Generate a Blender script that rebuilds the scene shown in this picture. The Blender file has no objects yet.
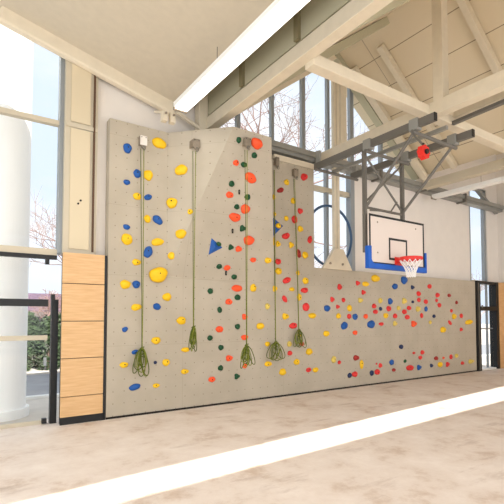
import bpy, bmesh, math, random
from math import sin, cos, tan, atan, atan2, radians, pi, sqrt, hypot
from mathutils import Vector, Matrix
from mathutils.bvhtree import BVHTree
random.seed(7)
S = bpy.context.scene
COL = S.collection

# ------------------------------------------------------------------ camera
FPX = 432.0
YAW, PIT = radians(34), radians(2.39)
CAM = Vector((0, -7.8, 1.8))
cd = bpy.data.cameras.new('camera'); cam = bpy.data.objects.new('camera', cd); COL.objects.link(cam)
cam.location = CAM
cam.rotation_euler = (radians(90) + PIT, 0, -YAW)
cd.sensor_width = 36; cd.sensor_fit = 'HORIZONTAL'; cd.lens = FPX / 504 * 36
cd.shift_y = 47 / 504
cd.clip_end = 400
S.camera = cam

# ------------------------------------------------------------------ colour management
S.view_settings.view_transform = 'Standard'; S.view_settings.look = 'None'
S.view_settings.exposure = -0.12; S.view_settings.gamma = 1; S.view_settings.use_curve_mapping = False

# ------------------------------------------------------------------ sky
W = bpy.data.worlds.new('sky'); S.world = W; W.use_nodes = True
nt = W.node_tree; nt.nodes.clear()
out = nt.nodes.new('ShaderNodeOutputWorld'); bg = nt.nodes.new('ShaderNodeBackground')
tc = nt.nodes.new('ShaderNodeTexCoord'); nz = nt.nodes.new('ShaderNodeTexNoise')
nz.inputs['Scale'].default_value = 3.0; nz.inputs['Detail'].default_value = 5
mp = nt.nodes.new('ShaderNodeMapping'); mp.inputs['Scale'].default_value = (1, 1, 2.4)
nt.links.new(tc.outputs['Generated'], mp.inputs['Vector']); nt.links.new(mp.outputs['Vector'], nz.inputs['Vector'])
cr = nt.nodes.new('ShaderNodeValToRGB')
cr.color_ramp.elements[0].position = .38; cr.color_ramp.elements[0].color = (.74, .85, .98, 1)
cr.color_ramp.elements[1].position = .62; cr.color_ramp.elements[1].color = (.93, .95, 1.0, 1)
nt.links.new(nz.outputs['Fac'], cr.inputs['Fac']); nt.links.new(cr.outputs['Color'], bg.inputs['Color'])
bg.inputs['Strength'].default_value = 1.25
nt.links.new(bg.outputs['Background'], out.inputs['Surface'])

# ------------------------------------------------------------------ sun (comes over the roof from behind the camera)
sl = bpy.data.lights.new('sun', 'SUN'); sl.energy = 9.0; sl.angle = radians(.5); sl.color = (1, .96, .9)
so = bpy.data.objects.new('sun', sl); COL.objects.link(so)
so.rotation_euler = Vector((-.05, -1, 1)).to_track_quat('Z', 'Y').to_euler(); so.location = (0, -30, 30)

LAMP_W = 40.0     # watts of each lit linear luminaire
# added fill light far behind the camera, standing in for unseen windows
al = bpy.data.lights.new('south_fill', 'AREA'); al.shape = 'RECTANGLE'; al.size = 26; al.size_y = 5.4; al.energy = 500; al.color = (.97, .98, 1)
ao = bpy.data.objects.new('south_fill', al); COL.objects.link(ao); ao.location = (6.5, -14.9, 3.0); ao.rotation_euler = (radians(90), 0, 0)
# second added fill from the left; no glazing is built there
wl = bpy.data.lights.new('west_fill', 'AREA'); wl.shape = 'RECTANGLE'; wl.size = 13; wl.size_y = 5.4; wl.energy = 500; wl.color = (.98, .99, 1)
wo = bpy.data.objects.new('west_fill', wl); COL.objects.link(wo); wo.location = (-8.8, -7.5, 3.0); wo.rotation_euler = (radians(90), 0, radians(-90))


# ------------------------------------------------------------------ materials
def L(c):
    return tuple(((v / 255) / 12.92 if v / 255 <= .04045 else ((v / 255 + .055) / 1.055) ** 2.4) for v in c) + (1,)
def mat(name, rgb, rough=.6, metal=0, noise=0, nscale=8, bump=0, spec=.4, emit=0):
    m = bpy.data.materials.new(name); m.use_nodes = True; t = m.node_tree
    b = t.nodes['Principled BSDF']; c = L(rgb)
    b.inputs['Base Color'].default_value = c; b.inputs['Roughness'].default_value = rough
    b.inputs['Metallic'].default_value = metal; b.inputs['Specular IOR Level'].default_value = spec
    if noise or bump:
        co = t.nodes.new('ShaderNodeTexCoord'); n = t.nodes.new('ShaderNodeTexNoise')
        n.inputs['Scale'].default_value = nscale; n.inputs['Detail'].default_value = 5
        t.links.new(co.outputs['Object'], n.inputs['Vector'])
        if noise:
            r = t.nodes.new('ShaderNodeValToRGB')
            r.color_ramp.elements[0].position = .3; r.color_ramp.elements[1].position = .7
            r.color_ramp.elements[0].color = tuple(v * (1 - noise) for v in c[:3]) + (1,)
            r.color_ramp.elements[1].color = tuple(min(1, v * (1 + noise)) for v in c[:3]) + (1,)
            t.links.new(n.outputs['Fac'], r.inputs['Fac']); t.links.new(r.outputs['Color'], b.inputs['Base Color'])
        if bump:
            u = t.nodes.new('ShaderNodeBump'); u.inputs['Strength'].default_value = bump; u.inputs['Distance'].default_value = .01
            t.links.new(n.outputs['Fac'], u.inputs['Height']); t.links.new(u.outputs['Normal'], b.inputs['Normal'])
    if emit:
        b.inputs['Emission Color'].default_value = (1, .97, .92, 1); b.inputs['Emission Strength'].default_value = emit
    return m

M = {}
M['plaster'] = mat('white_plaster', (232, 226, 218), .85, noise=.02, nscale=3)
M['cream'] = mat('cream_timber', (222, 211, 188), .6, noise=.04, nscale=6)
M['cream_frame'] = mat('beige_frame', (200, 190, 168), .55)
M['olive'] = mat('olive_panel', (188, 183, 156), .8)
M['grey_steel'] = mat('grey_steel', (150, 150, 144), .45, metal=.2)
M['dark_steel'] = mat('dark_steel', (112, 109, 102), .45, metal=.2)
M['alu'] = mat('grey_window_frame', (150, 156, 160), .4, metal=.2)
M['black'] = mat('black_frame', (28, 29, 30), .45)
M['white'] = mat('white_enamel', (240, 240, 236), .4)
M['board'] = mat('backboard_white', (226, 214, 204), .5)
M['blue_pad'] = mat('blue_padding', (20, 92, 190), .5)
M['red_metal'] = mat('red_metal', (225, 50, 40), .4)
M['net'] = mat('white_net_cord', (245, 243, 240), .8)
M['rope'] = mat('green_rope', (122, 130, 44), .9, noise=.35, nscale=60)
M['rope2'] = mat('dark_green_rope', (84, 96, 28), .9, noise=.35, nscale=60)
M['bracket'] = mat('anchor_metal', (150, 138, 122), .45, metal=.3, noise=.1, nscale=30)
M['bracket_white'] = mat('anchor_metal_pale', (222, 214, 204), .4, metal=.1)
M['bolt'] = mat('hold_bolt', (40, 36, 32), .5, metal=.5)
M['ring'] = mat('blue_ring', (58, 88, 122), .5)
M['lamp'] = mat('lamp_diffuser', (255, 252, 245), .4, emit=4.0)
M['colw'] = mat('white_render', (250, 251, 250), .8)
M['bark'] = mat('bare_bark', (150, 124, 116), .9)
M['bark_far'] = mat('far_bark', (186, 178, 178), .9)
M['leaf'] = mat('hedge_leaf', (66, 82, 54), .8, noise=.4, nscale=4)
M['road'] = mat('asphalt', (150, 152, 156), .9, noise=.1, nscale=2)
M['pave'] = mat('pavement', (205, 198, 188), .9, noise=.08, nscale=3)
M['housewall'] = mat('house_wall', (190, 180, 176), .9)
M['houseroof'] = mat('house_roof', (104, 84, 100), .9, noise=.15, nscale=3)
M['yellow'] = mat('yellow_resin', (242, 194, 20), .5, noise=.06, nscale=14, bump=.3)
M['orange'] = mat('orange_resin', (250, 86, 40), .5, noise=.05, nscale=14, bump=.3)
M['red'] = mat('red_resin', (222, 48, 46), .5, noise=.06, nscale=14, bump=.3)
M['dark red'] = mat('dark_red_resin', (160, 42, 36), .55, noise=.1, nscale=14, bump=.3)
M['blue'] = mat('blue_resin', (20, 84, 160), .5, noise=.06, nscale=14, bump=.3)
M['dark blue'] = mat('dark_blue_resin', (26, 44, 84), .5, noise=.06, nscale=14, bump=.3)
M['green'] = mat('dark_green_resin', (10, 72, 38), .5, noise=.1, nscale=14, bump=.3)
M['pale yellow'] = mat('pale_yellow_resin', (222, 196, 92), .6, noise=.06, nscale=14, bump=.3)

def glass_mat():
    m = bpy.data.materials.new('window_glass'); m.use_nodes = True; t = m.node_tree; t.nodes.clear()
    o = t.nodes.new('ShaderNodeOutputMaterial'); mx = t.nodes.new('ShaderNodeMixShader')
    tr = t.nodes.new('ShaderNodeBsdfTransparent'); tr.inputs['Color'].default_value = (.995, 1, .998, 1)
    g = t.nodes.new('ShaderNodeBsdfGlossy'); g.inputs['Roughness'].default_value = .02
    lw = t.nodes.new('ShaderNodeLayerWeight'); lw.inputs['Blend'].default_value = .5
    pw = t.nodes.new('ShaderNodeMath'); pw.operation = 'POWER'; pw.inputs[1].default_value = 5; t.links.new(lw.outputs['Facing'], pw.inputs[0])
    ml = t.nodes.new('ShaderNodeMath'); ml.operation = 'MULTIPLY_ADD'; ml.inputs[1].default_value = .4; ml.inputs[2].default_value = .015; t.links.new(pw.outputs[0], ml.inputs[0])
    t.links.new(ml.outputs[0], mx.inputs['Fac']); t.links.new(tr.outputs['BSDF'], mx.inputs[1]); t.links.new(g.outputs['BSDF'], mx.inputs[2])
    t.links.new(mx.outputs['Shader'], o.inputs['Surface'])
    return m
M['glass'] = glass_mat()

def nmath(t, op, a, b=None):
    n = t.nodes.new('ShaderNodeMath'); n.operation = op
    for i, v in enumerate((a, b)):
        if v is None: continue
        if isinstance(v, (int, float)): n.inputs[i].default_value = v
        else: t.links.new(v, n.inputs[i])
    return n.outputs[0]
def climb_mat():
    """painted plywood with a grid of T-nut holes and faint panel joints"""
    m = bpy.data.materials.new('climbing_panel'); m.use_nodes = True; t = m.node_tree
    b = t.nodes['Principled BSDF']; b.inputs['Roughness'].default_value = .8; b.inputs['Specular IOR Level'].default_value = .2
    co = t.nodes.new('ShaderNodeTexCoord'); sp = t.nodes.new('ShaderNodeSeparateXYZ')
    t.links.new(co.outputs['Object'], sp.inputs[0])
    def cell(v, s, off):
        a = nmath(t, 'ADD', nmath(t, 'DIVIDE', v, s), off + 50)
        return nmath(t, 'MULTIPLY', nmath(t, 'SUBTRACT', nmath(t, 'FRACT', a), .5), s)
    cx = cell(sp.outputs['X'], .2, .1); cz = cell(sp.outputs['Z'], .213, .3)
    d = nmath(t, 'SQRT', nmath(t, 'ADD', nmath(t, 'MULTIPLY', cx, cx), nmath(t, 'MULTIPLY', cz, cz)))
    dot = nmath(t, 'LESS_THAN', d, .0105)
    jx = nmath(t, 'LESS_THAN', nmath(t, 'ABSOLUTE', cell(sp.outputs['X'], 2.5, .05)), .004)
    jz = nmath(t, 'LESS_THAN', nmath(t, 'ABSOLUTE', cell(sp.outputs['Z'], 1.28, .5)), .004)
    j = nmath(t, 'MULTIPLY', nmath(t, 'MAXIMUM', jx, jz), .16)
    k = nmath(t, 'MAXIMUM', nmath(t, 'MULTIPLY', dot, .5), j)
    n = t.nodes.new('ShaderNodeTexNoise'); n.inputs['Scale'].default_value = 1.6; n.inputs['Detail'].default_value = 6
    t.links.new(co.outputs['Object'], n.inputs['Vector'])
    r = t.nodes.new('ShaderNodeValToRGB'); r.color_ramp.elements[0].position = .3; r.color_ramp.elements[1].position = .75
    r.color_ramp.elements[0].color = L((178, 168, 150)); r.color_ramp.elements[1].color = L((191, 181, 163))
    t.links.new(n.outputs['Fac'], r.inputs['Fac'])
    mx = t.nodes.new('ShaderNodeMix'); mx.data_type = 'RGBA'
    t.links.new(k, mx.inputs[0]); t.links.new(r.outputs['Color'], mx.inputs[6]); mx.inputs[7].default_value = L((84, 72, 60))
    t.links.new(mx.outputs[2], b.inputs['Base Color'])
    return m
M['climb'] = climb_mat()

def wood_mat():
    m = bpy.data.materials.new('oak_board'); m.use_nodes = True; t = m.node_tree
    b = t.nodes['Principled BSDF']; b.inputs['Roughness'].default_value = .5
    co = t.nodes.new('ShaderNodeTexCoord'); mp = t.nodes.new('ShaderNodeMapping'); mp.inputs['Scale'].default_value = (2, 2, 26)
    n = t.nodes.new('ShaderNodeTexNoise'); n.inputs['Scale'].default_value = 1.5; n.inputs['Detail'].default_value = 6
    r = t.nodes.new('ShaderNodeValToRGB'); r.color_ramp.elements[0].position = .3; r.color_ramp.elements[1].position = .7
    r.color_ramp.elements[0].color = L((210, 166, 114)); r.color_ramp.elements[1].color = L((226, 187, 137))
    t.links.new(co.outputs['Object'], mp.inputs[0]); t.links.new(mp.outputs[0], n.inputs['Vector'])
    t.links.new(n.outputs['Fac'], r.inputs['Fac']); t.links.new(r.outputs['Color'], b.inputs['Base Color'])
    return m
M['wood'] = wood_mat()

def floor_mat():
    m = bpy.data.materials.new('dusty_floor'); m.use_nodes = True; t = m.node_tree
    b = t.nodes['Principled BSDF']; b.inputs['Roughness'].default_value = .6
    co = t.nodes.new('ShaderNodeTexCoord')
    n = t.nodes.new('ShaderNodeTexNoise'); n.inputs['Scale'].default_value = 1.3; n.inputs['Detail'].default_value = 10; n.inputs['Roughness'].default_value = .72
    t.links.new(co.outputs['Object'], n.inputs['Vector'])
    r = t.nodes.new('ShaderNodeValToRGB'); e = r.color_ramp.elements
    e[0].position = .34; e[0].color = L((206, 186, 168)); e[1].position = .66; e[1].color = L((240, 230, 220))
    k = e.new(.46); k.color = L((228, 215, 203))
    t.links.new(n.outputs['Fac'], r.inputs['Fac'])
    # brown scuffs
    mp = t.nodes.new('ShaderNodeMapping'); mp.inputs['Scale'].default_value = (.5, 1.6, 1); mp.inputs['Location'].default_value = (3.3, 1.7, 0)
    t.links.new(co.outputs['Object'], mp.inputs[0])
    n2 = t.nodes.new('ShaderNodeTexNoise'); n2.inputs['Scale'].default_value = 1.6; n2.inputs['Detail'].default_value = 7; n2.inputs['Roughness'].default_value = .65
    t.links.new(mp.outputs[0], n2.inputs['Vector'])
    r2 = t.nodes.new('ShaderNodeValToRGB'); r2.color_ramp.elements[0].position = .58; r2.color_ramp.elements[0].color = (0, 0, 0, 1)
    r2.color_ramp.elements[1].position = .72; r2.color_ramp.elements[1].color = (.45, .45, .45, 1)
    t.links.new(n2.outputs['Fac'], r2.inputs['Fac'])
    mx = t.nodes.new('ShaderNodeMix'); mx.data_type = 'RGBA'
    t.links.new(r2.outputs['Color'], mx.inputs[0]); t.links.new(r.outputs['Color'], mx.inputs[6]); mx.inputs[7].default_value = L((150, 118, 92))
    t.links.new(mx.outputs[2], b.inputs['Base Color'])
    return m
M['floor'] = floor_mat()

# ------------------------------------------------------------------ helpers
def ray(px, py):
    x = (px - 252) / FPX; y = -(py - 299) / FPX
    F = Vector((sin(YAW) * cos(PIT), cos(YAW) * cos(PIT), sin(PIT)))
    R = Vector((cos(YAW), -sin(YAW), 0)); U = Vector((-sin(YAW) * sin(PIT), -cos(YAW) * sin(PIT), cos(PIT)))
    return F + x * R + y * U
def at(px, py, ax, v):
    r = ray(px, py); return CAM + r * ((v - CAM[ax]) / r[ax])

class MB:
    def __init__(s): s.bm = bmesh.new()
    def box(s, x0, x1, y0, y1, z0, z1):
        v = [s.bm.verts.new((x, y, z)) for x in (x0, x1) for y in (y0, y1) for z in (z0, z1)]
        for f in ((0, 1, 3, 2), (4, 6, 7, 5), (0, 4, 5, 1), (2, 3, 7, 6), (0, 2, 6, 4), (1, 5, 7, 3)): s.bm.faces.new([v[i] for i in f])
        return s
    def beam(s, p, q, w, h, up=(0, 0, 1)):
        p, q = Vector(p), Vector(q); d = (q - p).normalized(); u = Vector(up)
        if abs(d.dot(u)) > .98: u = Vector((0, 1, 0))
        a = d.cross(u).normalized() * w / 2; b = a.cross(d).normalized() * h / 2
        v = [s.bm.verts.new(c + sa * a + sb * b) for c in (p, q) for sa in (-1, 1) for sb in (-1, 1)]
        for f in ((0, 1, 3, 2), (4, 6, 7, 5), (0, 4, 5, 1), (2, 3, 7, 6), (0, 2, 6, 4), (1, 5, 7, 3)): s.bm.faces.new([v[i] for i in f])
        return s
    def prism(s, pts, y0, y1, axis=1):
        """outline in the two other axes, extruded along axis"""
        def mk(a, b, c):
            return (c, a, b) if axis == 0 else ((a, c, b) if axis == 1 else (a, b, c))
        f = [s.bm.verts.new(mk(a, b, y0)) for a, b in pts]; g = [s.bm.verts.new(mk(a, b, y1)) for a, b in pts]
        s.bm.faces.new(f); s.bm.faces.new(g[::-1]); n = len(pts)
        for i in range(n): s.bm.faces.new((f[i], g[i], g[(i + 1) % n], f[(i + 1) % n]))
        return s
    def tube(s, pts, r, n=8, closed=False, r2=None):
        pts = [Vector(p) for p in pts]; rings = []; N = len(pts); ref = None
        for i, p in enumerate(pts):
            if closed: d = (pts[(i + 1) % N] - pts[i - 1])
            else: d = pts[min(i + 1, N - 1)] - pts[max(i - 1, 0)]
            d = d.normalized() if d.length > 1e-9 else Vector((0, 0, 1))
            if ref is None: ref = d.orthogonal().normalized()
            a = (ref - d * ref.dot(d)); a = a.normalized() if a.length > 1e-6 else d.orthogonal().normalized(); ref = a; b = d.cross(a)
            rr = r if r2 is None else r + (r2 - r) * i / max(1, N - 1)
            rings.append([s.bm.verts.new(p + (a * cos(2 * pi * k / n) + b * sin(2 * pi * k / n)) * rr) for k in range(n)])
        for i in range(N if closed else N - 1):
            A, B = rings[i], rings[(i + 1) % N]
            for k in range(n): s.bm.faces.new((A[k], A[(k + 1) % n], B[(k + 1) % n], B[k]))
        if not closed: s.bm.faces.new(rings[0][::-1]); s.bm.faces.new(rings[-1])
        return s
    def build(s, name, m, parent=None, bevel=0, smooth=False, loc=None):
        bmesh.ops.recalc_face_normals(s.bm, faces=s.bm.faces[:])
        me = bpy.data.meshes.new(name)
        if loc is not None: bmesh.ops.translate(s.bm, verts=s.bm.verts[:], vec=-Vector(loc))
        s.bm.to_mesh(me); s.bm.free(); me.materials.append(m)
        o = bpy.data.objects.new(name, me); COL.objects.link(o)
        if loc is not None: o.location = loc
        if smooth:
            for p in me.polygons: p.use_smooth = True
        if bevel:
            b = o.modifiers.new('bevel', 'BEVEL'); b.width = bevel; b.segments = 2; b.limit_method = 'ANGLE'
        if parent is not None:
            o.parent = parent
            if parent.type == 'EMPTY' and loc is None: o.matrix_parent_inverse = Matrix.Translation(-parent.location)
            elif loc is not None: o.matrix_parent_inverse = Matrix.Translation(-parent.location)
            elif parent.location.length: o.matrix_parent_inverse = Matrix.Translation(-parent.location)
        return o
def tag(o, label, cat, group=None, kind=None):
    o['label'] = label; o['category'] = cat
    if group: o['group'] = group
    if kind: o['kind'] = kind
    return o
def thing(name, loc, label, cat, group=None):
    o = bpy.data.objects.new(name, None); o.empty_display_size = .1; COL.objects.link(o); o.location = loc
    return tag(o, label, cat, group)
def struct(o, label=None):
    o['kind'] = 'structure'
    if label: o['label'] = label
    return o
def sempty(name, loc, label=None):
    o = bpy.data.objects.new(name, None); o.empty_display_size = .1; COL.objects.link(o); o.location = loc
    return struct(o, label)

# ================================================================== SETTING
FY0, FY1 = .22, .42          # the plaster facade
struct(MB().box(-9, 19, -15, .6, -.12, 0).build('floor', M['floor']))

def lz(x): return 6.0 + .25 * (3.5 - x)      # left bay soffit
SL = .76; RX, RZ = 7.95, 8.70; VL, VR = 4.2, 11.45
def gz(x): return RZ - abs(x - RX) * SL
# plaster facade: outline pieces
fw = MB()
fw.prism([(1.98, 0), (4.2, 0), (4.2, 8.3), (1.98, 8.3)], FY0, FY1)
fw.prism([(4.2, 0), (7.06, 0), (7.06, 5.62), (4.2, 5.62)], FY0, FY1)
fw.prism([(7.06, 0), (8.74, 0), (8.74, 2.93), (7.06, 2.93)], FY0, FY1)
fw.prism([(8.74, 0), (14.40, 0), (14.40, 5.78), (8.74, 5.78)], FY0, FY1)
fw.prism([(VR, 5.78), (14.40, 5.78), (14.40, 8.0), (13.5, 8.0)], FY0, FY1)
fw.prism([(15.55, 3.02), (16.3, 3.02), (16.3, 8.6), (15.55, 8.6)], FY0, FY1)
fw.prism([(14.40, 6.35), (15.55, 6.35), (15.55, 8.6), (14.40, 8.6)], FY0, FY1)
struct(fw.build('wall_north', M['plaster']))
# end wall on the right, wood below
ew = sempty('wall_east', (16.3, -3, 0))
MB().box(16.3, 16.5, -10, .42, 3.05, 9).build('upper_plaster', M['plaster'], ew)
MB().box(16.27, 16.5, -10, .42, 0, 3.05).build('wood_wainscot', M['wood'], ew)

# ceilings
YB = -7.4
struct(MB().prism([(-9, lz(-9)), (3.5, 6.0), (3.5, 6.12), (-9, lz(-9) + .12)], YB, .42).build('ceiling_west', mat('west_soffit', (206, 196, 176), .8, noise=.03)))
cm = bpy.data.materials.new('ceiling_panel'); cm.use_nodes = True
t = cm.node_tree; b = t.nodes['Principled BSDF']; b.inputs['Roughness'].default_value = .75
co = t.nodes.new('ShaderNodeTexCoord'); sp = t.nodes.new('ShaderNodeSeparateXYZ'); t.links.new(co.outputs['Object'], sp.inputs[0])
f1 = nmath(t, 'LESS_THAN', nmath(t, 'FRACT', nmath(t, 'ADD', nmath(t, 'DIVIDE', sp.outputs['X'], .62), 20.3)), .025)
f2 = nmath(t, 'LESS_THAN', nmath(t, 'FRACT', nmath(t, 'ADD', nmath(t, 'DIVIDE', sp.outputs['Y'], 2.4), 20.3)), .005)
mx = t.nodes.new('ShaderNodeMix'); mx.data_type = 'RGBA'; t.links.new(nmath(t, 'MAXIMUM', f1, f2), mx.inputs[0])
mx.inputs[6].default_value = L((224, 210, 182)); mx.inputs[7].default_value = L((140, 122, 96)); t.links.new(mx.outputs[2], b.inputs['Base Color'])
g = MB()
g.prism([(VL, gz(VL)), (RX, RZ), (VR, gz(VR)), (VR, gz(VR) + .14), (RX, RZ + .16), (VL, gz(VL) + .14)], YB, .6)
g.prism([(VR, gz(VR)), (15.2, gz(VR) + 2.53), (17, 7.3), (17, 7.44), (15.2, gz(VR) + 2.67), (VR, gz(VR) + .14)], YB, .6)
struct(g.build('ceiling_gable', cm))
struct(MB().box(3.2, 4.3, YB, .42, 8.3, 8.4).build('ceiling_slot', M['olive']))
# upstand above the soffit edge
struct(MB().box(3.3, 3.5, YB, .42, 6.12, 8.3).build('trim_1', M['olive']))
bk = MB(); bk.box(-9, 17, YB, YB + .1, 5.9, 9.6)  # closes the rear gable ends; unseen, added to stop sun leaking in
struct(bk.build('wall_sun_stop', M['plaster']))
rc = MB(); th = .12  # unseen rear ceiling, its slot added to throw the floor's sun band
rc.prism([(-9, YB), (17, YB), (17, -7.42), (-9, -9.5)], 5.78, 5.9, axis=2)
rc.prism([(-9, -9.12 - .06 * 15.35), (17, -8.48), (17, -15), (-9, -15)], 5.78, 5.9, axis=2)
struct(rc.build('ceiling_sun_slot', M['plaster']))
struct(MB().box(4.16, 4.26, -7.35, .2, 5.98, 8.3).build('wall_bulkhead', M['olive']))
# battens on the bulkhead are its own trims
for i, y in enumerate((-1.35, -2.9, -4.5)):
    struct(MB().box(4.1, 4.16, y - .05, y + .05, 5.98, 8.3).build('trim_%d' % (i + 2), mat('olive_batten', (140, 130, 98), .8) if i == 0 else bpy.data.materials['olive_batten']))

# ------------------------------------------------------------------ left curtain wall (window_1) and door
GY = .30
w1 = sempty('window_1', (0, GY, 0), 'tall glazed facade left of the climbing wall, beige and black frames')
for (a, b_) in ((-4.2, -1.9), (-1.9, 1.36)):
    MB().box(a, b_, GY, GY + .01, 2.95, 5.17).build('pane', M['glass'], w1)
    MB().box(a, b_, GY, GY + .01, 5.26, 6.6).build('pane', M['glass'], w1)
MB().box(-4.2, 1.36, GY - .05, GY + .07, 5.16, 5.24).build('transom', M['cream_frame'], w1)
MB().box(-4.2, 1.36, GY - .05, GY + .07, 2.86, 2.97).build('transom', M['cream_frame'], w1)
MB().box(-4.2, 1.36, GY - .07, GY + .0, 2.79, 2.86).build('rail', M['black'], w1)
MB().box(-4.2, -4.1, GY - .05, GY + .07, 0, 6.9).build('mullion', M['cream_frame'], w1)
MB().box(-1.95, -1.87, GY - .05, GY + .07, 2.9, 6.9).build('mullion', M['cream_frame'], w1)
MB().box(1.36, 1.43, GY - .08, GY + .1, 2.9, 6.9).build('mullion', M['alu'], w1)
d1 = sempty('door_1', (.6, GY, 0), 'black framed glass door in the facade beside the wood boards')
MB().box(-4.1, 1.24, GY - .05, GY + .04, 1.98, 2.1).build('door_head', M['black'], d1)
MB().box(1.29, 1.395, GY - .08, GY + .04, 0, 2.1).build('door_post', M['black'], d1)
MB().box(-4.1, 1.24, GY - .02, GY + .03, 1.41, 1.49).build('door_rail', M['cream_frame'], d1)
MB().box(-1.0, -.9, GY - .05, GY + .04, 0, 2.0).build('door_post', M['black'], d1)
MB().box(-4.1, 1.24, GY + .01, GY + .02, .06, 1.98).build('door_pane', M['glass'], d1)
MB().box(-4.1, 1.24, GY + .01, GY + .02, 2.1, 2.8).build('door_pane', M['glass'], d1)
MB().box(-4.1, 1.24, GY - .02, GY + .04, 0, .06).build('door_sill', M['cream_frame'], d1)
MB().box(1.17, 1.24, GY - .10, GY - .02, .02, .10).build('door_pivot', M['black'], d1)
MB().box(1.18, 1.22, GY - .10, GY - .06, .98, 1.12).build('door_handle', M['alu'], d1)
for x, z in ((1.18, 2.70), (1.28, 2.1)):
    MB().box(x, x + .06, GY - .08, GY, z, z + .09).build('roller_bracket', M['black'], d1)

# cream steel pier above the boards
pier = thing('steel_pier', (1.7, .2, 2.92), 'beige panelled pier standing above the wood boards beside the window', 'pier')
MB().box(1.43, 1.98, .12, .4, 2.905, 8.2).build('pier_body', M['cream_frame'], pier)
for z0, z1 in ((2.98, 5.1), (5.22, 7.9)):
    MB().box(1.52, 1.85, .095, .12, z0, z1).build('pier_panel', mat('pier_panel', (214, 200, 170), .6) if z0 < 3 else bpy.data.materials['pier_panel'], pier, bevel=.006)
MB().box(1.90, 1.93, .085, .12, 2.95, 8.1).build('pier_strip', mat('pier_strip', (92, 66, 46), .6), pier)
MB().box(1.45, 1.97, .09, .125, 5.12, 5.19).build('pier_cross_rail', M['cream_frame'], pier)
for p in ((1.66, 3.78), (1.7, 3.84)):
    MB().tube([(p[0], .11, p[1]), (p[0], .08, p[1])], .018).build('screw_hook', M['bolt'], pier)

wp = thing('wood_panel_cladding', (1.75, .05, 0), 'light oak boards stacked up at left edge of the climbing wall', 'panel')
zs = [.12, .46, 1.10, 1.73, 2.37, 2.90]
for i in range(5):
    MB().box(1.41, 2.10, -.02, .03, zs[i] + .006, zs[i + 1] - .006).build('oak_board', M['wood'], wp, bevel=.003)
MB().box(1.42, 2.12, .031, .14, 0, 2.89).build('black_backing', M['black'], wp)
MB().box(1.41, 2.12, -.01, .03, 0, .12).build('plinth', M['black'], wp)
MB().box(2.105, 2.145, -.01, .12, 0, 2.89).build('shadow_gap_strip', M['black'], wp)

# ------------------------------------------------------------------ gable glazing + tall window (window_2)
w2 = sempty('window_2', (7.9, GY, 3), 'glazed gable with tall strip window below it')
glz = MB(); glz.prism([(4.35, 5.70), (11.3, 5.70), (11.3, gz(11.3)), (RX, RZ - .02), (4.35, gz(4.35))], GY + .02, GY + .03); glz.build('gable_pane', M['glass'], w2)
MB().box(7.09, 8.6, GY + .02, GY + .03, 2.95, 5.70).build('pane', M['glass'], w2)
for x0, x1 in ((5.04, 5.13), (6.0, 6.08), (6.95, 7.06), (7.82, 7.90), (8.66, 8.80), (9.9, 10.0)):
    zt = min(gz(x0), gz(x1)); MB().prism([(x0, 5.7), (x1, 5.7), (x1, gz(x1)), (x0, gz(x0))], GY - .03, GY + .07).build('mullion', M['alu'], w2)
MB().box(7.76, 7.84, GY - .03, GY + .08, 2.95, 5.7).build('mullion', M['alu'], w2)
MB().box(8.60, 8.74, GY - .09, GY + .09, 2.93, 5.72).build('side_frame', M['alu'], w2)
MB().box(7.06, 7.10, GY - .06, GY + .08, 2.95, 5.7).build('side_frame', M['alu'], w2)
MB().box(7.09, 8.6, GY - .04, GY + .08, 5.02, 5.14).build('transom', M['cream_frame'], w2)
MB().box(7.06, 8.74, GY - .06, GY + .09, 2.9, 2.96).build('sill', M['white'], w2)
# sloping edge frames under the roof
MB().beam((4.25, .12, gz(4.25) + .02), (RX, .12, RZ), .3, .16, up=(0, 1, 0)).build('rake_frame', M['cream'], w2)
MB().beam((RX, .12, RZ), (VR - .05, .12, gz(VR - .05) - .02), .3, .22, up=(0, 1, 0)).build('rake_frame', M['olive'], w2)
MB().beam((RX+.4, -.12, RZ - .40), (VR - .05, -.12, gz(VR - .05) - .13), .14, .2, up=(0, 1, 0)).build('rake_trim', M['cream'], w2)
# blue ring on the glass
rg = at(330, 236, 1, GY - .13); rr = .775
pts = [(rg.x + rr * cos(a * pi / 24), GY - .13, rg.z + rr * sin(a * pi / 24)) for a in range(48)]
tag(MB().tube(pts, .033, 8, closed=True).build('window_ring', M['ring'], smooth=True), 'large dark blue ring on the tall window behind the white column', 'ring')

# right window and door
w3 = sempty('window_3', (15, GY, 3), 'tall narrow window at the right end, above the black door frame')
MB().box(14.48, 15.42, GY + .02, GY + .03, 3.02, 6.3).build('pane', M['glass'], w3)
for z in (5.7, 6.3):
    MB().box(14.40, 15.55, GY - .04, GY + .06, z - .04, z + .04).build('transom', M['alu'], w3)
MB().box(14.40, 14.47, GY - .08, GY + .07, 3.02, 6.34).build('side_frame', M['alu'], w3)
MB().box(15.42, 15.55, GY - .04, GY + .07, 3.02, 6.34).build('side_frame', M['alu'], w3)
MB().box(14.40, 15.55, GY - .04, GY + .06, 3.03, 3.08).build('sill', M['cream_frame'], w3)
MB().beam((14.7, .1, 6.2), (16.0, .1, 5.55), .08, .12, up=(0, 1, 0)).build('diagonal_brace', M['grey_steel'], w3)
d2 = sempty('door_2', (15, 0, 0), 'black steel double door frame with glass at the right end of the climbing wall')
for x0, x1 in ((14.30, 14.52), (15.55, 15.72)):
    MB().box(x0, x1, -.05, .2, 0, 3.02).build('door_post', M['black'], d2)
MB().box(14.36, 14.40, -.075, -.05, .05, 2.95).build('door_post_bead', M['dark_steel'], d2)
MB().box(14.52, 15.55, -.03, .2, 2.93, 3.02).build('door_head', M['black'], d2)
MB().box(14.52, 15.55, -.05, .2, 2.02, 2.16).build('door_rail', M['black'], d2)
MB().box(14.52, 15.55, .1, .11, 0.04, 2.02).build('door_pane', M['glass'], d2)
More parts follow.
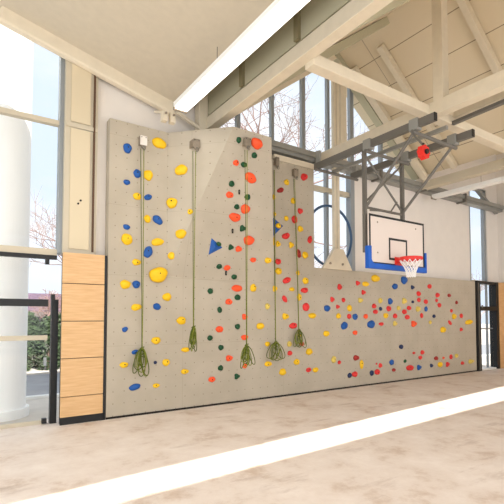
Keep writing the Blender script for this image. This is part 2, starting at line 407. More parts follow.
MB().box(14.52, 15.55, .1, .11, 2.16, 2.93).build('door_pane', M['glass'], d2)
MB().box(14.52, 15.55, .0, .2, 0, .05).build('door_sill', M['white'], d2)
MB().box(15.2, 15.24, .09, .16, .05, 2.93).build('door_mullion', M['alu'], d2)
MB().box(14.53, 15.55, .09, .13, 1.38, 1.42).build('door_bar', M['alu'], d2)
MB().box(14.56, 14.60, -.09, -.05, 2.1, 2.2).build('door_latch', M['dark_steel'], d2)
struct(MB().box(15.72, 16.27, -.02, .22, 0, 3.02).build('trim_9', M['wood']))

# ================================================================== CLIMBING WALL
X0, XF, XD, XR, XE = 2.16, 3.28, 5.86, 7.08, 14.28
TOP = 5.40
cw = thing('climbing_wall', (8, 0, 0), 'long beige indoor climbing wall, tall on the left and low on the right', 'climbing wall')
MB().prism([(X0, .0), (XR, .0), (XR, TOP), (X0, TOP)], 0, .2).build('tall_panel', M['climb'], cw)
MB().prism([(XR, 0), (XE, 0), (XE, 3.0), (XR, 3.0)], 0, .2).build('low_panel', M['climb'], cw)
BC, BD = Vector((XF, 0, 2.6)), Vector((XD, 0, 2.45))
BA, BA2 = Vector((XF, 0, TOP)), Vector((5.75, 0, TOP))
BB, BT = Vector((4.20, -.95, TOP)), Vector((5.09, -.95, TOP))
BDc = BD
bu = MB(); V = {k: bu.bm.verts.new(v) for k, v in dict(C=BC, D=BD, A=BA, A2=BA2, B=BB, T=BT).items()}
for f in (('A', 'C', 'B'), ('C', 'D', 'B'), ('B', 'D', 'T'), ('T', 'D', 'A2'), ('A', 'B', 'T', 'A2'), ('A', 'A2', 'D', 'C')): bu.bm.faces.new([V[k] for k in f])
bo = bu.build('overhang_panel', M['climb'], cw)
MB().box(XD, XR + .02, -.03, .2, TOP, TOP + .13).build('top_ledge', M['cream'], cw)
MB().box(X0, XE, -.012, 0, 0, .035).build('base_joint', M['bolt'], cw)
polys = [((BA, BC, BB)), ((BC, BD, BB)), ((BB, BD, BT))]
vs, fs = [], []
def addp(ps):
    i = len(vs); vs.extend([Vector(p) for p in ps]); fs.append(list(range(i, i + len(ps))))
for p in polys: addp(p)
addp([(X0 - 1, 0, -1), (XE + 1, 0, -1), (XE + 1, 0, 7), (X0 - 1, 0, 7)])
bvh = BVHTree.FromPolygons(vs, fs)
def hit(px, py):
    r = ray(px, py).normalized(); h = bvh.ray_cast(CAM, r)
    n = h[1]
    if n.dot(r) > 0: n = -n
    return h[0], n, h[3]

# ------------------------------------------------------------------ holds:  (px, py, w, h, rot, colour)
Y, O, Rr, B, G, DB, DR, PY = 'yellow', 'orange', 'red', 'blue', 'green', 'dark blue', 'dark red', 'pale yellow'
HOLDS = [
(127,148.3,9,10,0,B),(158.5,143.3,14.5,10.5,-10,Y),(137,173.6,8,8.5,20,B),(147.8,175.3,9.5,11,0,Y),(126.5,182.2,7,5.5,0,B),
(137,196.3,9,7,0,Y),(147.8,197.2,8,6,25,B),(171.7,203,11,11,0,Y),(147,218.9,7,8,0,Y),(157.2,220,11,8,-40,B),(126.4,227,7,5.5,-10,B),
(126.4,239.2,12,11,0,Y),(157.2,242,13,7.5,14,Y),(147.5,252,8.5,12.5,-20,B),(171,255.8,7,8,0,Y),(136.3,262.2,9,6.5,0,Y),
(157.5,274.7,19,15,25,Y),(125.1,284.4,11,9,0,Y),(136,284.4,8,8,0,B),(166.4,297,9,8,10,Y),(135.8,307.2,10,7,10,Y),(156.7,306.7,8,6.5,-15,B),
(124.7,329.4,6,5,35,B),(155.7,340.5,9.5,7,0,Y),(135,352,7,4.5,10,B),(123.7,364.9,8.5,6,0,Y),(155.1,362.5,3.5,3.5,0,DB),(165.7,362.4,7.5,7,0,Y),
(134.6,387,11,6.5,10,B),(155.8,385.6,7,4.5,0,Y),
(181,170.1,13,10.5,15,Y),(190,211.7,5.5,5.5,0,Y),(180.6,233.9,11,9.5,10,Y),(180.7,320.6,9.5,8,0,Y),(185.1,349.7,8,5,0,Y),(184.6,371.5,8,5,0,Y),
(230.5,247.2,5.5,5.5,0,G),(218.9,266.5,5.5,5.5,0,G),(226.8,267.8,7,5.5,15,O),(233.8,276.8,5.5,5.5,0,G),(209.9,291.1,6,5.5,15,G),
(236.5,288.3,10.5,7,0,O),(228.5,301.8,7,6,0,O),(219.4,309.9,5,6,0,G),(218.9,329.3,7.5,6.5,10,O),(237.1,297.4,6,6,0,G),
(209.7,338,5.5,5.5,0,G),(220.6,347.5,5.5,5.5,0,G),(228.6,358.2,7,6,0,O),(220.1,368,5.5,5.5,15,G),(211.5,379.4,7,5.5,0,O),
(238.5,140,5,6.5,0,G),(256.1,143.5,12.5,10.5,-20,O),(254,155.3,6,6,0,G),(235.6,162.8,6,6,0,O),(243.5,164.6,6.5,5.5,0,G),(250,177.8,12.5,9.5,-22,O),
(231.3,183.8,6,6,20,G),(229.2,194.8,7.5,6.5,0,O),(247,197,6,6,0,G),(236.5,206.8,5.5,5.5,0,G),(244.7,208.9,9.5,9.5,0,O),(234.4,217.2,12,8.5,-8,O),
(242,228.3,6,6.5,0,G),(248.3,240.3,11,9.5,0,O),(238.2,248.9,6.5,6,0,O),(252.8,259.9,6,5,0,O),(267.6,260.3,7,6,0,Y),(252.8,287.9,6.5,8,0,Y),
(244.2,316.8,5.5,6,0,O),(237.1,326.5,5.5,5.5,0,G),(267.1,306.4,5,6,0,PY),(259.7,326.1,7.5,7,0,Y),(244.2,337.4,7,5.5,0,O),(236.5,376.4,5.5,5.5,0,G),
(244.6,365.8,5,5,0,O),(266.9,344,5,5,0,Y),(267.6,363.9,7.5,5,0,Y),
(280.1,190.2,8,4.5,35,DR),(286.1,182.3,5.5,6,0,Y),(303.5,177,6.5,8,-35,Rr),(292.8,200.8,5,6.5,0,Y),(299.7,211,5.5,6,0,Rr),(273.7,197,3,6,0,Y),
(274.6,214,3,4.5,0,Y),(285.8,218.4,5,5,0,Y),(294,219.4,6,8,0,Rr),(299.7,228.9,6,6,0,Y),(285.4,236,8.5,6,30,Rr),(309.4,239.6,4.5,8,-10,Rr),
(290.8,245,5,6,0,Y),(273.8,241.5,3,8,0,Y),(277.6,244,5,6,0,Y),(298.3,253.5,4.5,9,10,DR),(304.6,255.1,6.5,7,0,Y),(277.5,261.6,6,6,0,Rr),
(278,271.2,6.5,7,0,Y),(297.6,272.9,4,5,0,Y),(286.1,280.4,8.5,6,35,Rr),(305,280.8,6,7,0,Y),(291.5,289.3,5.5,4,0,Y),(274.4,288.6,5,6,0,Y),
(303.9,290.3,7.5,5.5,10,Rr),(298.8,297.2,5,7,0,Y),(284.2,299,4.5,7.5,30,Rr),(305.3,307,7,8.5,0,Rr),(311.7,315.7,8,5.5,0,Y),(284.7,316.4,6.5,6.5,0,Y),
(292.7,325.7,8,6,10,Rr),(298.7,335.4,4,4,0,Y),(301.5,344,4,4,0,Rr),(288.9,344,5,5.5,0,PY),(289.4,353.2,5,5,0,Rr),(282,372,7,7,0,Y),
(308.5,351.7,7,6.5,0,Y),(296,362,6,6,0,Y),(308.2,369.9,5.5,4.5,0,Rr),(315,369.9,6,5,10,Y),(325.8,333.6,6.5,5.5,0,Y),
# low wall, upper band
(339.1,287,5,6,0,Rr),(331.8,299.4,4.5,5,0,Rr),(343,300,4,4.5,0,Rr),(337.3,306.7,4,4,0,Rr),(326.4,308.3,6.5,6.5,0,B),(337.9,316,5,5.5,0,Y),
(343.6,325.7,6.5,8,-20,B),(348.9,308.1,5,7,0,Y),(348.7,316.4,4.5,5,0,Rr),(354.5,316.7,5.5,6.5,0,B),(357.3,283.1,4.5,4.5,0,Rr),(365,284,7,5,0,Y),
(374.7,278.4,9,7,0,Y),(362.9,292.4,4.5,4.5,0,Rr),(359.9,300.2,5,5,0,PY),(373.6,306.1,4.5,5,0,Rr),(374.9,311.8,5,4.5,0,Rr),(365.2,316.4,4.5,5,0,O),
(394.2,286.4,6,6,0,B),(403.3,280.1,7,8,0,B),(412.1,287.3,4,4,0,DB),(418.1,293.7,4.5,5,0,Rr),(418.3,299.9,4,4.5,0,Rr),(379.9,300.7,4.5,5.5,0,PY),
(389.6,301.3,5,6.5,0,B),(403.7,301,5,6,0,PY),(412.4,301.9,3,3,0,DB),(380.2,308.8,3.5,4,0,DB),(388.2,308.6,5,5.5,0,Rr),(398,308.1,4,4.5,0,PY),
(408.5,308.1,4.5,4.5,-30,Rr),(403.9,311.8,5,5,0,Rr),(417.4,309,5,5.5,0,PY),(385.2,315.6,5,5.5,0,Y),(394.5,316,4.5,5,0,Rr),(406.7,317.1,5,5,0,Rr),
(421.2,315.6,3.5,5,0,Rr),(370.3,324.4,7.5,8,-35,B),(380.8,324,5,3.5,0,Rr),(394.5,323.5,4.5,5,0,PY),(413,323.8,6,6,0,O),
(354.6,332.7,5,4.5,0,O),(428.9,286.4,4.5,4.5,0,Rr),(437,295.1,4,5,-20,Rr),(448.7,295.4,4,3.5,0,DR),(425.3,301.6,4.5,4.5,0,Rr),(436.2,300.5,3,3.5,0,Rr),
(438.8,305.2,4,4.5,0,Rr),(456.3,302.5,3,3.5,0,DR),(425.5,309,3.5,5.5,0,B),(451,310.8,3,3.5,0,Rr),(433.6,316.2,3.5,3.5,0,DB),(453.5,316.4,5,5.5,0,Y),
(460.8,315.8,3.5,4.5,0,Rr),(429.9,322.3,3,4,0,PY),(449.5,322.7,3,5,30,Rr),(468.2,322.1,7,5,20,Y),(442.3,329.8,6,6,0,Y),(460.8,329.5,3.5,3.5,0,Rr),
# low wall, lower band
(333.3,359.6,5,7,0,PY),(339,362.4,3.5,4,0,Rr),(355.5,357.9,6,5.5,0,DR),(361.1,364.4,4,9,0,Y),(349.1,375.4,4.5,5,0,DB),(354,374.2,6,5.5,0,Rr),
(371.2,373,4.5,5.5,0,DB),(376.5,372,6,5.5,0,Rr),(400.5,346.8,4.5,4.5,0,DB),(413.6,353,3,2.5,0,Rr),(421.9,352.4,4,4.5,0,Rr),(419.8,357.6,4,4,0,Rr),
(404.6,361.1,3,3.5,0,G),(391.2,362.3,5,5.5,0,B),(379.9,365.5,4,4.5,0,Rr),(376.3,363.8,2,2,0,Rr),(393.2,370,4,3.5,0,DR),(409.3,367.9,8,5.5,0,Rr),
(418.5,367.4,5,5,0,B),(435.5,358.3,4.5,4,0,DR),(443.2,357.9,2.5,2.5,0,O),(450.6,356.9,3.5,5,0,Rr),(456,355.7,4,4,0,PY),(431,365.6,3.5,3.5,0,DB),
(439.4,364.6,5,5.5,0,Y),(447.1,364.4,4,5,0,Rr),(462,363.1,3.5,3.5,0,Rr),(470.6,361.4,6,4,0,PY),
]
ORD = ['top', 'second', 'third', 'fourth', 'fifth', 'sixth', 'seventh', 'eighth', 'ninth', 'tenth', 'eleventh', 'twelfth', 'thirteenth', 'fourteenth', 'fifteenth', 'sixteenth', 'seventeenth', 'eighteenth']
ORL = ['leftmost'] + ORD[1:]
def zone(px, py):
    if px < 318:
        for lim, s in ((142, 'left of the leftmost rope'), (168, 'just right of the leftmost rope'), (193.5, 'just left of the second rope'), (230, 'left of the orange and green column'),
                       (246, 'along the third rope'), (270.8, 'between third and fourth ropes'), (297.5, 'between the two rightmost ropes'), (318, 'right of the rightmost rope')):
            if px < lim: return s, 'v'
    if py < 340:
        for lim, s in ((351, 'on low wall below white column'), (382.5, 'on low wall below left side of backboard'), (404.5, 'on low wall below the backboard centre'),
                       (422, 'on low wall under the hoop'), (443, 'on low wall right of the hoop'), (500, 'on low wall near its right end')):
            if px < lim: return s, 'v'
    for lim, s in ((385, 'in bottom cluster below ring window'), (427, 'in bottom cluster below the hoop'), (500, 'in bottom row by right end')):
        if px < lim: return s, 'h'
zs_ = {}
for i, h in enumerate(HOLDS):
    z, d = zone(h[0], h[1]); zs_.setdefault((z, h[5]), []).append(i)
LAB = {}
for (z, c), ids in zs_.items():
    d = zone(HOLDS[ids[0]][0], HOLDS[ids[0]][1])[1]
    ids.sort(key=lambda i: HOLDS[i][1 if d == 'v' else 0])
    for k, i in enumerate(ids):
        h = HOLDS[i]; s = h[2] * h[3]; sz = 'big ' if s > 95 else ('small ' if s < 18 else '')
        cn = {'green': 'dark green'}.get(c, c)
        if len(ids) == 1: LAB[i] = '%s%s hold, only one this colour %s' % (sz, cn, z)
        else:
            q = ('%s' % ORD[k] if k == 0 else '%s from top' % ORD[k]) if d == 'v' else ('%s' % ORL[k] if k == 0 else '%s from left' % ORD[k])
            
            fr = (ORD if d == 'v' else ORL)[k]; side = '' if k == 0 else (' from top' if d == 'v' else ' from left')
            LAB[i] = '%s %s hold%s, %s%s' % (fr, cn, side, {'big ': 'a big one, ', 'small ': 'a small one, '}.get(sz, ''), z)
ICO = bmesh.new(); bmesh.ops.create_icosphere(ICO, subdivisions=3, radius=1)
ICV = [v.co.copy() for v in ICO.verts]; ICF = [[v.index for v in f.verts] for f in ICO.faces]; ICO.free()
def make_hold(px, py, w, h, rot, c, label, base_off=0.0, Pn=None):
    if Pn is None: P, N, dist = hit(px, py)
    else:
        P, N = Pn; dist = (P - CAM).length
    F = Vector((sin(YAW), cos(YAW), 0)); dep = (P - CAM).dot(F)
    u = Vector((0, 0, 1)).cross(N).normalized()
    if u.x < 0: u = -u
    v = u.cross(N); v = v if v.z > 0 else -v
    th = atan2(px - 252, FPX)
    mpx = dep / FPX
    Hh = h / 2 * mpx; Wh = w / 2 * mpx * cos(th)           # apparent half sizes in metres
    view = (CAM - P).normalized(); ca = max(.25, abs(view.dot(N)) / sqrt(1 - (view.dot(v)) ** 2)); sa = sqrt(max(0, 1 - ca * ca))
    c_ = .72 * min(Hh, Wh); 
    a = sqrt(max((Wh * Wh - (c_ * sa) ** 2 * .6), (.5 * Wh) ** 2)) / ca; a = max(a, .45 * Hh)
    P = P + u * (c_ * .30 * sa / ca) + N * base_off
    rnd = random.Random(int(px * 13 + py * 7)); ph = [rnd.uniform(0, 6.28) for _ in range(6)]
    am = .045
    r_ = radians(rot); lobes = rnd.choice((2, 3, 3)); tri = rnd.random() < .2 and rot == 0 and w * h < 45
    verts = []
    for q in ICV:
        x, y, z = q.x, q.y, q.z
        ang = atan2(y, x)
        k = 1 + am * sin(lobes * ang + ph[0]) + am * .7 * sin(5 * ang + ph[1]) + am * .6 * sin(3 * z + 2 * x + ph[2])
        if tri: k *= 1 + .12 * sin(3 * ang + 1.57)
        z2 = max(z, -.02); 
        zz = z2 ** .8 if z2 > 0 else z2
        zz *= 1 + .10 * sin(2.3 * x + ph[3]) + .10 * sin(2.7 * y + ph[4])
        X = x * k; Yv = y * k
        # keep an elongated blob elongated along its own axis
        xr = X * cos(r_) * a - Yv * sin(r_) * Hh * 1.0
        yr = X * sin(r_) * (a * ca if rot else a) + Yv * cos(r_) * Hh
        if rot: xr = (X * cos(r_) * w / 2 - Yv * sin(r_) * h / 2) * mpx * (a / max(Wh, 1e-4)); yr = (X * sin(r_) * w / 2 + Yv * cos(r_) * h / 2) * mpx
        verts.append(u * xr + v * yr + N * (zz * c_))
    me = bpy.data.meshes.new('climbing_hold'); me.from_pydata([tuple(q) for q in verts], [], ICF); me.materials.append(M[c])
    for p in me.polygons: p.use_smooth = True
    me.update()
    o = bpy.data.objects.new('climbing_hold', me); COL.objects.link(o); o.location = P
    tag(o, label, 'climbing hold', 'resin climbing holds bolted to the wall')
    # bolt in a countersunk washer
    ox, oy = rnd.uniform(-.18, .18) * a, rnd.uniform(-.1, .3) * Hh
    top = N * c_ * .93; br = .012 if w * h > 30 else .009
    b = MB(); b.tube([u * ox + v * oy + top * .86, u * ox + v * oy + top * 1.04 + N * .002], br, 8)
    bo = b.build('bolt', M['bolt']); bo.parent = o
    return o
for i, h in enumerate(HOLDS): make_hold(*h, LAB[i], base_off=.02 if h[2] > 18 else 0)

# blue wedge volumes
def volume(pts, apex_px, depth, label, cat='climbing volume', name='triangular_volume', m='blue'):
    P0, N, _ = hit(*apex_px); ps = []
    for p in pts:
        r = ray(*p); tt = (P0 - CAM).dot(N) / r.dot(N); ps.append(CAM + r * tt)
    c = sum(ps, Vector()) / 3; ap = c + N * depth
    b = bmesh.new(); vv = [b.verts.new(p - c) for p in ps]; a = b.verts.new(ap - c)
    b.faces.new(vv); 
    for i in range(3): b.faces.new((vv[i], vv[(i + 1) % 3], a))
    bmesh.ops.recalc_face_normals(b, faces=b.faces[:])
    me = bpy.data.meshes.new(name); b.to_mesh(me); b.free(); me.materials.append(M[m])
    o = bpy.data.objects.new(name, me); COL.objects.link(o); o.location = c
    tag(o, label, cat); return c, N
c1, n1 = volume([(211.5, 238), (222.5, 247.6), (208.5, 255)], (214, 247), .05, 'blue triangular volume right of the second rope, small green hold on it')
P, N, _ = hit(218, 243.8); make_hold(218, 243.8, 5, 4.5, -30, G, 'small dark green hold sitting on the blue triangle by second rope', .03)
c2, n2 = volume([(273.2, 217.5), (283, 226), (273.4, 236)], (277, 226.5), .05, 'blue triangular volume beside the fourth rope, yellow hold on it', m='blue')
make_hold(276.8, 226, 5.5, 5.5, 0, Y, 'yellow hold sitting on the blue triangle by the fourth rope', .04)
# bare bolt hangers
for (x, y, s) in ((232.3, 231, 'beside the third rope, halfway up the overhang'), (225.8, 273, 'under an orange hold at the foot of overhang'), (238.9, 192, 'high on the overhang left of the third rope')):
    P, N, _ = hit(x, y); b = MB()
    b.prism([(-.016, -.05), (.016, -.05), (.022, .03), (0, .06), (-.022, .03)], -.012, -.004)
    o = b.build('bolt_hanger', M['bolt']); o.location = P + N * .004
    tag(o, 'small dark steel bolt hanger ' + s, 'bolt hanger', 'bare bolt hangers')
    MB().tube([(0, -.004, 0), (0, -.03, 0)], .012).build('bolt', M['dark_steel']).parent = o

# ------------------------------------------------------------------ ropes and anchors
def anchor(px, py, w, h, label, pale=False):
    P, N, _ = hit(px, py); mpx = (P - CAM).length / FPX * .93
    W_, H_ = w * mpx, h * mpx
    t_ = thing('rope_anchor', P, label, 'rope anchor', 'rope anchors at the top of the climbing wall')
    mm = M['bracket_white'] if pale else M['bracket']
    yy = P.y
    MB().box(P.x - W_ / 2, P.x + W_ / 2, yy - .10, yy - .085, P.z - H_ * .35, P.z + H_ / 2).build('face_plate', mm, t_, bevel=.004)
    MB().box(P.x - W_ / 2, P.x - W_ / 2 + .012, yy - .085, yy + .12, P.z - H_ * .3, P.z + H_ * .45).build('side_cheek', M['bracket'], t_)
    MB().box(P.x + W_ / 2 - .012, P.x + W_ / 2, yy - .085, yy + .12, P.z - H_ * .3, P.z + H_ * .45).build('side_cheek', M['bracket'], t_)
    MB().prism([(P.x - W_ * .4, P.z - H_ * .35), (P.x + W_ * .4, P.z - H_ * .35), (P.x + W_ * .15, P.z - H_ * .62), (P.x - W_ * .15, P.z - H_ * .62)], yy - .10, yy - .07).build('lower_tongue', M['bracket'], t_)
    a = [(P.x + .028 * cos(k * pi / 6), yy - .115, P.z - H_ * .62 + .04 * sin(k * pi / 6)) for k in range(12)]
    MB().tube(a, .006, 6, closed=True).build('carabiner', M['dark_steel'], t_)
    for sx in (-1, 1):
        MB().tube([(P.x + sx * W_ * .3, yy - .09, P.z + H_ * .35), (P.x + sx * W_ * .3, yy - .108, P.z + H_ * .35)], .008).build('bolt', M['bolt'], t_)
    return P, H_
def rope(px, ytop, path, coil, label, double=0.05, seed=1, Yo=-.115, dark=False):
    """path: list of pixel stations on the rope's own vertical plane; coil: (x0,x1,y0,y1)"""
    P = hit(px, ytop)[0]; Yp = P.y + Yo; rnd = random.Random(seed)
    t_ = thing('climbing_rope', (P.x, Yp, 1.0), label, 'rope', 'top ropes hanging down the climbing wall')
    pts = [at(x, y, 1, Yp) for x, y in path]
    n = len(pts)
    for s in (-1, 1):
        q = []
        for i in range(25):
            f = i / 24 * (n - 1); k = min(int(f), n - 2); p = pts[k].lerp(pts[k + 1], f - k)
            sep = double * (1 - i / 24) ** 1.3 + .006
            q.append(p + Vector((s * sep / 2, -.004 * s, 0)))
        MB().tube(q, .007, 6).build('strand', M['rope'] if s > 0 else M['rope2'], t_, smooth=True)
    x0, x1, y0, y1 = coil
    Tp = pts[-1]; A = at(x0, y1, 1, Yp); Bq = at(x1, y1, 1, Yp)
    wd = (Bq.x - A.x) / 2; ht = Tp.z - A.z; xc = (A.x + Bq.x) / 2
    for k in range(9):
        f = k / 8 * 2 - 1 + rnd.uniform(-.3, .3)
        hh = ht * rnd.uniform(.62, 1.0); ww = wd * rnd.uniform(.3, .55); tilt = f * wd * .6 + (xc - Tp.x)
        yo = rnd.uniform(-.035, .02); q = []
        for j in range(20):
            a = 2 * pi * j / 20
            zz = (1 - cos(a)) / 2
            q.append(Vector((Tp.x + tilt * (.25 + .75 * zz) * min(1, 6 * zz) + ww * sin(a) * (.55 + .45 * zz) * (1 if zz > .02 else 0), Yp + yo + .02 * sin(a + k), Tp.z - hh * zz)))
        MB().tube(q, .008, 6, closed=True).build('coil_loop', M['rope'] if k % 2 else M['rope2'], t_, smooth=True)
    # binding knot
    q = [Vector((Tp.x + .035 * cos(a * .7), Yp - .01 + .03 * sin(a * .7), Tp.z + .02 - a * .007)) for a in range(28)]
    MB().tube(q, .010, 6).build('knot', M['rope2'], t_, smooth=True)
anchor(142, 143, 7, 11, 'pale metal rope anchor at the top of the leftmost rope', True)
anchor(194.5, 145.5, 7.5, 10, 'weathered metal rope anchor at the top of the second rope')
anchor(245.5, 144, 7, 10, 'grey metal rope anchor between dark green and orange holds')
anchor(275.2, 163, 4, 10, 'dark narrow rope anchor beside the edge of the overhang')
anchor(293.8, 174, 5.5, 9, 'metal rope anchor beside a red hold, topmost right of overhang')
rope(142, 143, [(142.3, 149), (142.4, 240), (142.4, 300), (142, 348)], (131, 151, 347, 379), 'green climbing rope, leftmost of the five, coil bundle hanging near floor', seed=3)
rope(194.5, 145.5, [(194.3, 151), (193.8, 240), (193.5, 327)], (188, 197.5, 327, 352), 'green rope, second from left, with narrow tied bundle', seed=5)
rope(245.5, 144, [(246, 150), (246.5, 240), (246.6, 345)], (239, 254.5, 345, 369), 'green rope hanging over the overhang between green and orange holds', .04, seed=8)
rope(275.2, 163, [(274.2, 170), (274.8, 260), (275.6, 342)], (265, 286, 342, 362), 'rope running down beside overhang edge with wide loose coil', .01, seed=11)
rope(293.8, 174, [(294, 179), (296, 230), (297.6, 280), (298.8, 330)], (293.5, 306, 329, 349), 'rightmost green rope, slightly slanted, short dense bundle', .02, seed=14)

# ================================================================== ROOF STRUCTURE
def beam_thing(name, label, p, q, w, h, m, cat='beam', up=(0, 0, 1), group=None, bevel=.008):
    o = MB().beam(p, q, w, h, up).build(name, M[m], bevel=bevel)
    return tag(o, label, cat, group)
# left bay soffit trim
beam_thing('roof_beam', 'rounded cream beam sloping along the wall at upper left', (.4, .05, lz(.4) - .1), (3.45, .05, lz(3.45) - .1), .3, .15, 'cream', up=(0, 1, 0), bevel=.05)
beam_thing('roof_beam', 'thin cream brace running down to the column top at upper left', (3.45, .0, 5.86), (4.05, .0, 5.62), .06, .07, 'cream', up=(0, 1, 0))
beam_thing('roof_column', 'cream column rising behind the left end of the diagonal beam', (4.05, .08, 5.42), (4.05, .08, 8.3), .2, .2, 'cream', 'column')
beam_thing('roof_beam', 'wide cream beam crossing diagonally above the overhang, left of gable glass', (4.22, .2, 5.80), (4.22, -7.35, 5.80), .2, .24, 'cream')
beam_thing('roof_beam', 'cream beam running out from gable centre above the hoop rails', (7.3, .2, 5.68), (7.3, -7.35, 5.68), .2, .26, 'cream')
beam_thing('roof_beam', 'long cream tie beam parallel to the wall crossing above the backboard', (4.3, -2.98, 5.68), (16.2, -2.98, 5.68), .2, .18, 'cream', group=None)
beam_thing('roof_beam', 'cream beam at upper right beside the grey lamp track', (8.05, -3.1, 5.80), (8.05, -7.35, 5.80), .2, .16, 'cream')
beam_thing('roof_beam', 'brown valley beam at right, above the white pendant strip', (VR, .2, 5.72), (VR, -7.35, 5.72), .25, .22, 'cream_frame')
beam_thing('roof_post', 'cream post standing on the tie beam above the hoop', (7.3, -3.25, 5.8), (7.3, -3.25, gz(7.3)), .2, .2, 'cream', 'post')
for i, y in enumerate((-1.1, -3.1, -5.2)):
    lb = ['cream rafter under right roof slope, nearest the wall', 'cream rafter under the right roof slope above the tie beam', 'cream rafter under the right roof slope nearest the viewer'][i]
    beam_thing('rafter', lb, (RX + .3, y, gz(RX + .3) - .125), (VR - .1, y, gz(VR - .1) - .125), .16, .14, 'cream', 'rafter', up=(0, 1, 0), group='rafters under the right roof slope')
for i, y in enumerate((-1.6, -3.6)):
    lb = ['olive rafter under left roof slope, nearest the wall', 'olive rafter under left roof slope, nearer the viewer'][i]
    beam_thing('rafter', lb, (VL + .3, y, gz(VL + .3) - .125), (RX - .1, y, gz(RX - .1) - .125), .16, .14, 'olive', 'rafter', up=(0, 1, 0), group='rafters under the left roof slope')
# diagonal braces near the wall, right half of gable
beam_thing('roof_brace', 'cream diagonal brace crossing behind the hoop frame', (9.6, -.35, 7.0), (11.2, -.35, 5.75), .1, .16, 'cream', 'brace', up=(0, 1, 0))
# white main column with its foot
colm = thing('steel_column', (7.72, .1, 3.0), 'white steel column with bolted foot in front of the tall window', 'column')
MB().box(7.78, 7.97, .0, .1, 3.35, 8.2).build('column_shaft', M['cream'], colm, bevel=.01)
MB().box(7.85, 7.87, -.012, .0, 3.35, 8.2).build('column_rib', M['cream_frame'], colm)
MB().prism([(7.32, 2.99), (8.34, 2.99), (8.03, 3.52), (7.73, 3.52)], -.06, .03).build('column_foot', M['cream'], colm, bevel=.01)
for x in (7.55, 7.98):
    MB().tube([(x, -.06, 3.13), (x, -.085, 3.13)], .03, 8).build('foot_bolt', M['bracket'], colm)
beam_thing('roof_column', 'slim cream column in the gable glass beside the main column', (8.16, .1, 5.75), (8.16, .1, gz(8.16)-.1), .22, .16, 'cream', 'column')
# grey steel rail along the wall
wr = thing('wall_rail', (8, 0, 5.66), 'long grey steel rail running along the wall top under the gable', 'rail')
MB().box(5.35, 16.2, -.10, -.02, 5.68, 5.80).build('upper_channel', M['grey_steel'], wr)
MB().box(5.35, 16.2, -.02, .2, 5.60, 5.68).build('lower_channel', M['grey_steel'], wr)
for x in (7.1, 9.4, 11.4, 13.6):
    MB().box(x, x + .08, -.13, .2, 5.56, 5.84).build('rail_bracket', M['dark_steel'], wr)

# luminaires
def luminaire(x, z, y0, y1, label, w=.24, wires=(), lit=True):
    t_ = thing('strip_lamp', (x, (y0 + y1) / 2, z + .1), label, 'lamp', 'long strip lamps under the roof')
    MB().box(x - w / 2 - .03, x + w / 2 + .03, y0, y1, z + .02, z + .1).build('lamp_housing', M['white'], t_)
    MB().box(x - w / 2, x + w / 2, y0 + .02, y1 - .02, z - .01, z + .018).build('lamp_diffuser', M['lamp'] if lit else M['white'], t_)
    MB().box(x - w / 2 - .02, x + w / 2 + .02, y1, y1 + .04, z - .02, z + .1).build('lamp_end_cap', M['bracket'], t_)
    for y in wires: MB().tube([(x, y, z + .1), (x, y, z + .45)], .006).build('hanger_wire', M['dark_steel'], t_)
    if not lit: return
    ld = bpy.data.lights.new('lamp_light', 'AREA'); ld.shape = 'RECTANGLE'; ld.size = w; ld.size_y = abs(y1 - y0) - .1; ld.energy = LAMP_W; ld.color = (1, .97, .92)
    lo = bpy.data.objects.new('lamp_light', ld); COL.objects.link(lo); lo.location = (x, (y0 + y1) / 2, z - .03)
    lo.parent = t_; lo.matrix_parent_inverse = Matrix.Translation(-t_.location)
luminaire(3.14, 5.45, -7.2, -.9, 'bright white strip lamp at upper left beside olive panel', .22, (-2.2, -5))
luminaire(7.62, 5.85, -7.2, -3.45, 'unlit white strip lamp at upper right along the cream beam', .22, lit=False)
luminaire(11.87, 5.40, -7.2, -.12, 'long white pendant strip lamp at right above narrow window', .2, (-1.55, -5), lit=False)
luminaire(-1.2, 5.6, -7.8, -1.2, 'added out-of-view strip lamp brightening the left bay', .22, (-2, -6))  # extra lamp outside the view, added to lift the interior light
# lamp end fitting / clamps at upper left
cl = thing('pipe_clamp', (3.0, -.6, 5.6), 'pair of cream clamps where lamp meets beam at upper left', 'clamp')
for dx in (0, .22):
    P = at(164 + dx * 36, 117 + dx * 10, 1, -.35)
    MB().box(P.x - .05, P.x + .05, -.42, -.30, P.z - .09, P.z + .10).build('clamp_jaw', M['cream'], cl, bevel=.01)
    MB().tube([(P.x, -.43, P.z + .04), (P.x, -.46, P.z + .04)], .02).build('clamp_bolt', M['bracket'], cl)
    MB().beam((P.x, -.36, P.z + .08), (P.x, .1, P.z + .28), .04, .04).build('clamp_arm', M['cream'], cl)
tag(MB().beam(at(452, 123.7, 2, 5.62), at(504, 101.7, 2, 5.62) + (at(504, 101.7, 2, 5.62) - at(452, 123.7, 2, 5.62)) * .6, .09, .06).build('lamp_track', M['dark_steel']), 'dark grey track along the cream beam at upper right', 'track')

